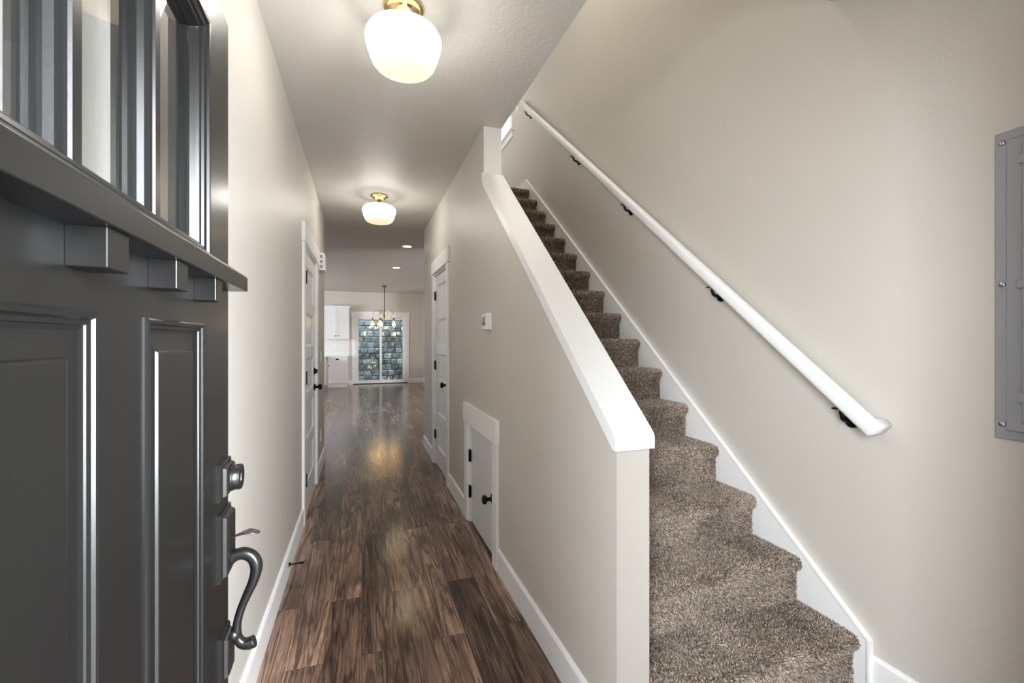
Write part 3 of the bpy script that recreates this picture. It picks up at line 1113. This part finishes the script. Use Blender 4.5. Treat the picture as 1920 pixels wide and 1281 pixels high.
# ------------------------------------------------------------------ electrical panel
ep = thing('electrical_panel', 'grey metal breaker panel on the wall at the right edge', 'electrical panel', (XW, 0.62, 1.045))
xp = lambda a, b, c: (XW - b, a, c)
MB(xp).nested(0.44, 0.806, 1.045, 1.972, [(0, 0), (0, 0.007), (0.003, 0.010), (0.026, 0.010), (0.030, 0.016), (0.034, 0.016), (0.04, 0.016)]).link('cover', M['panelgrey'], ep)
pdr = MB(xp).nested(0.49, 0.744, 1.10, 1.915, [(0, 0.0155), (0, 0.019), (0.003, 0.022), (0.012, 0.022)]).link('panel_door', M['panelgrey'], ep)
for c in (1.175, 1.51, 1.875):
    MB(xp).box(0.731, 0.751, 0.015, 0.027, c - 0.014, c + 0.014, 0.003).link('hinge_clip', M['panelgrey'], pdr)
for a in (0.789, 0.457):
    for c in (1.09, 1.512, 1.94):
        s = MB().lathe([(0.0085, 0), (0.0085, 0.0015), (0.006, 0.004), (0, 0.0045)], xp(a, 0.0098, c), (-1, 0, 0), 16)
        s.link('screw', M['steel'], ep)


# ------------------------------------------------------------------ ceiling lamps
def schoolhouse(x, y, label):
    r = thing('ceiling_lamp', label, 'ceiling lamp', (x, y, HC), 0, 'opal schoolhouse lamps along the hall ceiling')
    MB().lathe([(0, 0), (0.082, 0), (0.084, -0.006), (0.080, -0.014), (0.070, -0.020), (0.064, -0.020), (0.060, -0.026), (0.044, -0.044), (0.030, -0.056), (0.020, -0.060), (0.0, -0.061)],
               (x, y, HC), (0, 0, 1), 48).link('canopy', M['brass'], r)
    MB().lathe([(0, -0.058), (0.011, -0.058), (0.010, -0.066), (0.016, -0.070), (0.030, -0.074), (0.046, -0.077), (0.048, -0.090), (0.044, -0.096)],
               (x, y, HC), (0, 0, 1), 40).link('fitter', M['brass'], r)
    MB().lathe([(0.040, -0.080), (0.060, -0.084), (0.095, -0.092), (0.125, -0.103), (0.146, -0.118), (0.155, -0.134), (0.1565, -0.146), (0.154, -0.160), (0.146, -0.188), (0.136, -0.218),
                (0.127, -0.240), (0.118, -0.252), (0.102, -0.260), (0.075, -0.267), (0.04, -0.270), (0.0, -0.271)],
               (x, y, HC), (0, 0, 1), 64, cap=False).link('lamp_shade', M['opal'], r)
    return r


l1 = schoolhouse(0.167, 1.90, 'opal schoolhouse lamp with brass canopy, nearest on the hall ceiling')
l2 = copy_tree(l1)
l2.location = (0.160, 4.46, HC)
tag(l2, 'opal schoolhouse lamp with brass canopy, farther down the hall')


def downlight(x, y, label):
    r = thing('recessed_light', label, 'recessed light', (x, y, HK), 0, 'recessed lights in the kitchen ceiling')
    MB().lathe([(0.062, 0.001), (0.085, 0.001), (0.086, -0.004), (0.064, -0.006)], (x, y, HK), (0, 0, 1), 40, cap=False).link('trim_ring', M['plastic'], r)
    MB().lathe([(0.0, -0.003), (0.064, -0.003)], (x, y, HK), (0, 0, 1), 40, cap=False).link('lens', M['lens'], r)
    return r


k = (HK - EYE) / (HC - EYE)
r1 = downlight(0.642 * k, 6.75 * k, 'glowing recessed ceiling light nearer the hall, right of centre')
r2 = copy_tree(r1)
r2.location = (0.632 * k, 8.815 * k, HK)
tag(r2, 'glowing recessed ceiling light farther off, toward the chandelier')

# ------------------------------------------------------------------ chandelier
cx, cyy = 0.575, 12.35
ch = thing('chandelier', 'five-arm chandelier with bronze stem, arched arms and glowing glass shades', 'chandelier', (cx, cyy, HK))
MB().lathe([(0, 0), (0.066, 0), (0.066, -0.01), (0.05, -0.022), (0.012, -0.03), (0, -0.03)], (cx, cyy, HK), (0, 0, 1), 32).link('canopy', M['darkbronze'], ch)
MB().cyl((cx, cyy, HK - 0.02), (cx, cyy, 1.97), 0.0085, 12).link('stem', M['darkbronze'], ch)
MB().lathe([(0, 2.02), (0.014, 2.02), (0.018, 1.99), (0.05, 1.975), (0.056, 1.955), (0.04, 1.935), (0.022, 1.92), (0.02, 1.905), (0, 1.9)], (cx, cyy, 0), (0, 0, 1), 28).link('hub', M['brass'], ch)
for i in range(5):
    a = math.radians(30 + 72 * i)
    ca, sa = math.cos(a), math.sin(a)
    R = 0.305

    def q(r, z):
        return (cx + ca * r, cyy + sa * r, z)
    arm = MB().tube(bez([q(0.03, 1.955), q(0.06, 1.975), q(0.075, 2.03), q(0.11, 2.10), q(0.18, 2.135), q(0.25, 2.11), q(0.292, 2.05), q(R, 1.98), q(R, 1.92)], 5), 0.0075, 10).link('arm', M['brass'], ch)
    MB().lathe([(0, 1.93), (0.018, 1.93), (0.02, 1.87), (0.034, 1.862), (0.034, 1.852), (0.016, 1.85), (0.016, 1.83), (0, 1.83)], q(R, 0), (0, 0, 1), 20).link('socket', M['brass'], arm)
    MB().lathe([(0.032, 1.858), (0.046, 1.845), (0.052, 1.82), (0.052, 1.70), (0.046, 1.675), (0.0445, 1.677), (0.050, 1.70), (0.050, 1.82), (0.044, 1.843), (0.031, 1.855)], q(R, 0), (0, 0, 1), 24, cap=False).link('glass_shade', M['glass'], arm)
    MB().lathe([(0, 1.835), (0.014, 1.835), (0.016, 1.81), (0.028, 1.78), (0.031, 1.755), (0.025, 1.73), (0.0, 1.718)], q(R, 0), (0, 0, 1), 20, cap=False).link('bulb', M['bulb'], arm)

# ------------------------------------------------------------------ sliding door
sd = thing('door_5', 'white sliding glass patio door in the far wall', 'door', (0.56, YB, 0), kind='structure')
xb = lambda a, b, c: (a, YB - b, c)
for x0, x1 in ((SDa - 0.095, SDa), (SDb, SDb + 0.095)):
    MB(xb).box(x0, x1, 0, 0.018, 0, SDh, 0.002).link('casing', M['trim'], sd)
MB(xb).box(SDa - 0.118, SDb + 0.118, 0, 0.025, SDh, SDh + 0.13, 0.002).link('header', M['trim'], sd)
mb = MB(xb)
mb.box(SDa, SDa + 0.035, -0.14, 0.002, 0, SDh).box(SDb - 0.035, SDb, -0.14, 0.002, 0, SDh)
mb.box(SDa + 0.035, SDb - 0.035, -0.14, 0.002, SDh - 0.035, SDh).box(SDa + 0.035, SDb - 0.035, -0.14, 0.002, 0.0, 0.03)
mb.link('door_frame', M['vinyl'], sd)


def sash(a0, a1, b0, b1):
    mb = MB(xb)
    w = 0.062
    mb.box(a0, a0 + w, b0, b1, 0.03, SDh - 0.035, 0.004).box(a1 - w, a1, b0, b1, 0.03, SDh - 0.035, 0.004)
    mb.box(a0 + w, a1 - w, b0 + 0.001, b1 - 0.001, 0.03, 0.105).box(a0 + w, a1 - w, b0 + 0.001, b1 - 0.001, SDh - 0.035 - 0.07, SDh - 0.035)
    s = mb.link('sash', M['vinyl'], sd)
    MB(xb).box(a0 + w - 0.004, a1 - w + 0.004, (b0 + b1) / 2 - 0.003, (b0 + b1) / 2 + 0.003, 0.10, SDh - 0.10).link('glass_pane', M['glass'], s)
    return s


s1 = sash(SDa + 0.030, 0.588, -0.055, -0.02)
s2 = sash(0.520, SDb - 0.030, -0.105, -0.068)
MB(xb).box(SDa + 0.048, SDa + 0.068, -0.022, 0.02, 0.89, 1.14, 0.006).link('door_pull', M['vinyl'], s1)
tag(MB(xb).box(SDa - 0.06, SDb + 0.06, 0.0, 0.03, 0.0, 0.018, 0.003).link('threshold', M['sweep'], sd), 'dark threshold strip')

# stacked block wall outside
bw = thing('garden_wall', 'stacked blue-grey stone block wall outside the sliding glass door', 'garden wall', (0.6, 15.5, -0.03))
rb = random.Random(3)
verts, faces, yarn = [], [], []
mos = MB()
course = 0.185
for i in range(16):
    z0 = -0.03 + i * course
    yf = 15.35 + 0.030 * i
    x = -2.0 - rb.random() * 0.25
    while x < 3.3:
        w = rb.uniform(0.18, 0.27)
        x0, x1 = x + 0.004, x + w - 0.004
        j = lambda s: rb.uniform(-s, s)
        yy = yf + j(0.022)
        b = len(verts)
        for (px, pz) in ((x0, z0), (x1, z0), (x1, z0 + course - 0.012), (x0, z0 + course - 0.012)):
            verts.append((px + j(0.008), yy + 0.018 + j(0.01), pz + j(0.006)))
        for (px, pz) in ((x0 + 0.02, z0 + 0.02), (x1 - 0.02, z0 + 0.02), (x1 - 0.02, z0 + course - 0.03), (x0 + 0.02, z0 + course - 0.03)):
            verts.append((px + j(0.01), yy - 0.012 + j(0.018), pz + j(0.008)))
        for (px, pz) in ((x0, z0), (x1, z0), (x1, z0 + course - 0.006), (x0, z0 + course - 0.006)):
            verts.append((px, yy + 0.25, pz))
        faces += [(b + 4, b + 5, b + 6, b + 7)]
        for k in range(4):
            k2 = (k + 1) % 4
            faces += [(b + k, b + k2, b + 4 + k2, b + 4 + k), (b + 8 + k, b + 8 + k2, b + k2, b + k)]
        yv = rb.random() * 0.74
        yarn += [yv] * 12
        for _ in range(rb.choice((0, 2, 3, 5, 7))):
            m0 = rb.uniform(x0, x1 - 0.02)
            mw = rb.uniform(0.012, 0.05)
            mz = z0 + course - 0.006 + rb.uniform(-0.010, 0.002)
            mos.box(m0, m0 + mw, yy - rb.uniform(-0.004, 0.010), yy + 0.05, mz - rb.uniform(0.003, 0.008), mz + rb.uniform(0.003, 0.008), 0.003, 1)
        x += w
me = bpy.data.meshes.new('stone_blocks')
me.from_pydata([tuple(Vector(v) - Vector((0.6, 15.5, -0.03))) for v in verts], [], faces)
me.attributes.new('yarn', 'FLOAT', 'POINT').data.foreach_set('value', np.array(yarn, np.float32))
me.materials.append(M['stone'])
o = bpy.data.objects.new('stone_blocks', me)
o.parent = bw
COL.objects.link(o)
XF[o] = XF[bw]
mm = mos.link('moss', M['moss'], bw)
mm['kind'] = 'stuff'


# ------------------------------------------------------------------ kitchen cabinets
def shaker(root, xf, a0, a1, c0, c1, b, name='cabinet_door', w=0.058):
    mb = MB(xf)
    mb.box(a0, a0 + w, b, b + 0.019, c0, c1, 0.0015).box(a1 - w, a1, b, b + 0.019, c0, c1, 0.0015)
    mb.box(a0 + w, a1 - w, b, b + 0.019, c0, c0 + w).box(a0 + w, a1 - w, b, b + 0.019, c1 - w, c1)
    mb.box(a0 + w - 0.002, a1 - w + 0.002, b, b + 0.009, c0 + w - 0.002, c1 - w + 0.002)
    return mb.link(name, M['cabinet'], root)


def small_knob(parent, p, n):
    return MB().lathe([(0.006, 0), (0.005, 0.012), (0.013, 0.018), (0.015, 0.024), (0.010, 0.029), (0, 0.030)], p, n, 20).link('cabinet_knob', M['black'], parent)


UY = 13.82
uc = thing('wall_cabinet', 'white two-door wall cabinet with crown moulding above the backsplash', 'cabinet', (-0.70, UY + 0.15, 1.365))
xu = lambda a, b, c: (a, UY - b, c)
MB(xu).box(-1.06, -0.347, -0.31, 0, 1.365, 2.28).link('cabinet_body', M['cabinet'], uc)
MB(xu).prism([(-0.31, 2.28), (0.0, 2.28), (0.010, 2.285), (0.018, 2.300), (0.040, 2.322), (0.045, 2.335), (-0.31, 2.335)], 0, -1.06, -0.320).link('crown_moulding', M['trim'], uc)
da = shaker(uc, xu, -1.045, -0.698, 1.385, 2.262, 0.0)
db = shaker(uc, xu, -0.694, -0.355, 1.385, 2.262, 0.0)
small_knob(da, xu(-0.724, 0.019, 1.457), (0, -1, 0))
small_knob(db, xu(-0.646, 0.019, 1.457), (0, -1, 0))

BY = 13.42
xc = lambda a, b, c: (a, BY - b, c)
bc = thing('base_cabinet', 'white base cabinet with one drawer over one door by the sliding door', 'cabinet', (-0.65, BY + 0.3, 0))
MB(xc).box(-0.915, -0.380, -0.71, 0, 0.10, 0.845).link('cabinet_body', M['cabinet'], bc)
MB(xc).box(-0.915, -0.395, -0.64, -0.03, 0.0, 0.10).link('toe_kick', M['cabinet'], bc)
dw = MB(xc).box(-0.898, -0.396, 0, 0.019, 0.694, 0.838, 0.002).link('drawer', M['cabinet'], bc)
cp = MB().lathe([(0.048, 0), (0.047, 0.012), (0.036, 0.022), (0.0, 0.027)], xc(-0.655, 0.019, 0.778), (0, -1, 0), 28)
for v in cp.bm.verts:
    if v.co.z < 0.778:
        v.co.z = 0.778 + (v.co.z - 0.778) * 0.12
    v.co.z = 0.778 + (v.co.z - 0.778) * 0.72
cp.link('cup_pull', M['black'], dw)
dc = shaker(bc, xc, -0.898, -0.396, 0.115, 0.680, 0.0)
small_knob(dc, xc(-0.874, 0.019, 0.612), (0, -1, 0))
# side run at right angles, seen almost edge-on
xs = lambda a, b, c: (-0.955 + b, a, c)
sc_ = thing('drawer_cabinet', 'white drawer cabinet run seen edge-on at left of base cabinet', 'cabinet', (-1.25, 12.3, 0))
MB(xs).box(11.4, BY - 0.02, -0.60, 0, 0.10, 0.845).link('cabinet_body', M['cabinet'], sc_)
MB(xs).box(11.4, BY - 0.02, -0.58, -0.06, 0, 0.10).link('toe_kick', M['cabinet'], sc_)
for a0, a1 in ((11.42, 12.36), (12.38, 13.36)):
    for c0, c1 in ((0.115, 0.40), (0.41, 0.685), (0.695, 0.838)):
        MB(xs).box(a0, a1, 0, 0.019, c0, c1, 0.002).link('drawer', M['cabinet'], sc_)
poly = [(-1.56, 11.38), (-0.925, 11.38), (-0.925, BY - 0.025), (-0.374, BY - 0.025), (-0.374, YB - 0.012), (-1.56, YB - 0.012)]
tag(MB().prism(poly, 2, 0.845, 0.878, 0.002).link('worktop', M['counter']), 'pale L-shaped worktop on the white base cabinets', 'worktop')
struct('trim_6', MB().box(-1.56, -0.352, YB - 0.010, YB, 0.845, 1.42), M['tile'], 'white subway tile backsplash between worktop and wall cabinet', 'backsplash')


# ------------------------------------------------------------------ small wall things
def wall_plate(name, xf, a, c, label, cat, kind):
    r = thing(name, label, cat, xf(a, 0, c - 0.058))
    MB(xf).nested(a - 0.035, a + 0.035, c - 0.058, c + 0.058, [(0, 0), (0, 0.003), (0.004, 0.006), (0.03, 0.006)]).link('cover_plate', M['plastic'], r)
    if kind == 'switch':
        MB(xf).box(a - 0.016, a + 0.016, 0.005, 0.009, c - 0.033, c + 0.033, 0.001).link('rocker', M['plastic'], r)
    else:
        for q in (-0.02, 0.02):
            s = MB(xf).box(a - 0.016, a + 0.016, 0.005, 0.008, c + q - 0.014, c + q + 0.014, 0.002).link('socket', M['plastic'], r)
            m_ = MB(xf).box(a - 0.008, a - 0.005, 0.0078, 0.0085, c + q - 0.006, c + q + 0.006).box(a + 0.005, a + 0.008, 0.0078, 0.0085, c + q - 0.006, c + q + 0.006)
            m_.link('slot', M['darkslot'], s)
    return r


wall_plate('light_switch', xl, 5.02, 1.165, 'white light switch on left wall beyond the door', 'light switch', 'switch')
wall_plate('outlet', xl, 5.02, 0.345, 'white outlet low on the left wall beyond the door', 'outlet', 'outlet')
xk = lambda a, b, c: (a, YB - 0.010 - b, c)
wall_plate('outlet', xk, -0.54, 1.157, 'white outlet on the tile backsplash', 'outlet', 'outlet')
xw = lambda a, b, c: (XW - b, a, c)
wall_plate('light_switch', xw, 5.225, 4.25, 'white switch plate at the top of the stairs beside window', 'light switch', 'switch')
wall_plate('outlet', xw, 13.70, 0.33, 'white outlet on the far dining side wall', 'outlet', 'outlet')

# thermostat
t = thing('thermostat', 'white thermostat with grey display on the right hall wall', 'thermostat', (XR, 2.655, 1.405))
MB(xr).box(2.600, 2.715, 0, 0.012, 1.403, 1.512, 0.003).link('back_plate', M['plastic'], t)
MB(xr).box(2.605, 2.710, 0.010, 0.037, 1.408, 1.507, 0.005, 3).link('housing', M['plastic'], t)
MB(xr).box(2.622, 2.694, 0.0365, 0.0385, 1.432, 1.487, 0.0008).link('display', M['lcd'], t)
MB(xr).box(2.627, 2.689, 0.0380, 0.0392, 1.438, 1.453).link('dark_readout', M['darkslot'], t)

# door chime
c_ = thing('door_chime', 'white door chime box with square grilles high on left wall', 'door chime', (XL, 4.92, 2.045))
MB(xl).box(4.83, 5.02, 0, 0.050, 2.045, 2.222, 0.005, 3).link('housing', M['plastic'], c_)
for c in (2.082, 2.133, 2.184):
    MB().box(XL + 0.010, XL + 0.034, 4.828, 4.8305, c - 0.016, c + 0.016).link('grille', M['grille'], c_)

# spring doorstop on the baseboard
ds = thing('doorstop', 'black rigid doorstop screwed to the left baseboard', 'doorstop', (XL + 0.014, 2.79, 0.065))
sb = MB().lathe([(0, 0), (0.012, 0), (0.012, 0.004), (0.006, 0.012), (0.0045, 0.018), (0.0045, 0.068), (0.0, 0.068)], (XL + 0.0135, 2.79, 0.065), (1, 0, 0), 20).link('rod', M['black'], ds)
MB().lathe([(0.0, 0.062), (0.0075, 0.062), (0.008, 0.074), (0.005, 0.078), (0, 0.078)], (XL + 0.0135, 2.79, 0.065), (1, 0, 0), 20).link('tip', M['black'], ds)

# ------------------------------------------------------------------ landing window
w1 = thing('window_1', 'bright white-cased landing window at the top of the stairs', 'window', (XW, (W1a + W1b) / 2, W1c), kind='structure')
for a0, a1 in ((W1a - 0.085, W1a), (W1b, W1b + 0.085)):
    MB(xw).box(a0, a1, 0, 0.018, W1c, W1d, 0.002).link('casing', M['trim'], w1)
MB(xw).box(W1a - 0.10, W1b + 0.10, 0, 0.024, W1d, W1d + 0.12, 0.002).link('header', M['trim'], w1)
MB(xw).box(W1a - 0.11, W1b + 0.11, -0.03, 0.045, W1c - 0.022, W1c, 0.003).link('window_sill', M['trim'], w1)
MB(xw).box(W1a - 0.085, W1b + 0.085, 0, 0.018, W1c - 0.10, W1c - 0.022, 0.002).link('apron', M['trim'], w1)
mb = MB(xw)
mb.box(W1a, W1a + 0.05, -0.11, -0.05, W1c, W1d).box(W1b - 0.05, W1b, -0.11, -0.05, W1c, W1d)
mb.box(W1a + 0.05, W1b - 0.05, -0.11, -0.05, W1c, W1c + 0.05).box(W1a + 0.05, W1b - 0.05, -0.11, -0.05, W1d - 0.05, W1d)
mb.link('window_frame', M['vinyl'], w1)
MB(xw).box(W1a + 0.048, W1b - 0.048, -0.083, -0.077, W1c + 0.048, W1d - 0.048).link('glass_pane', M['glass'], w1)
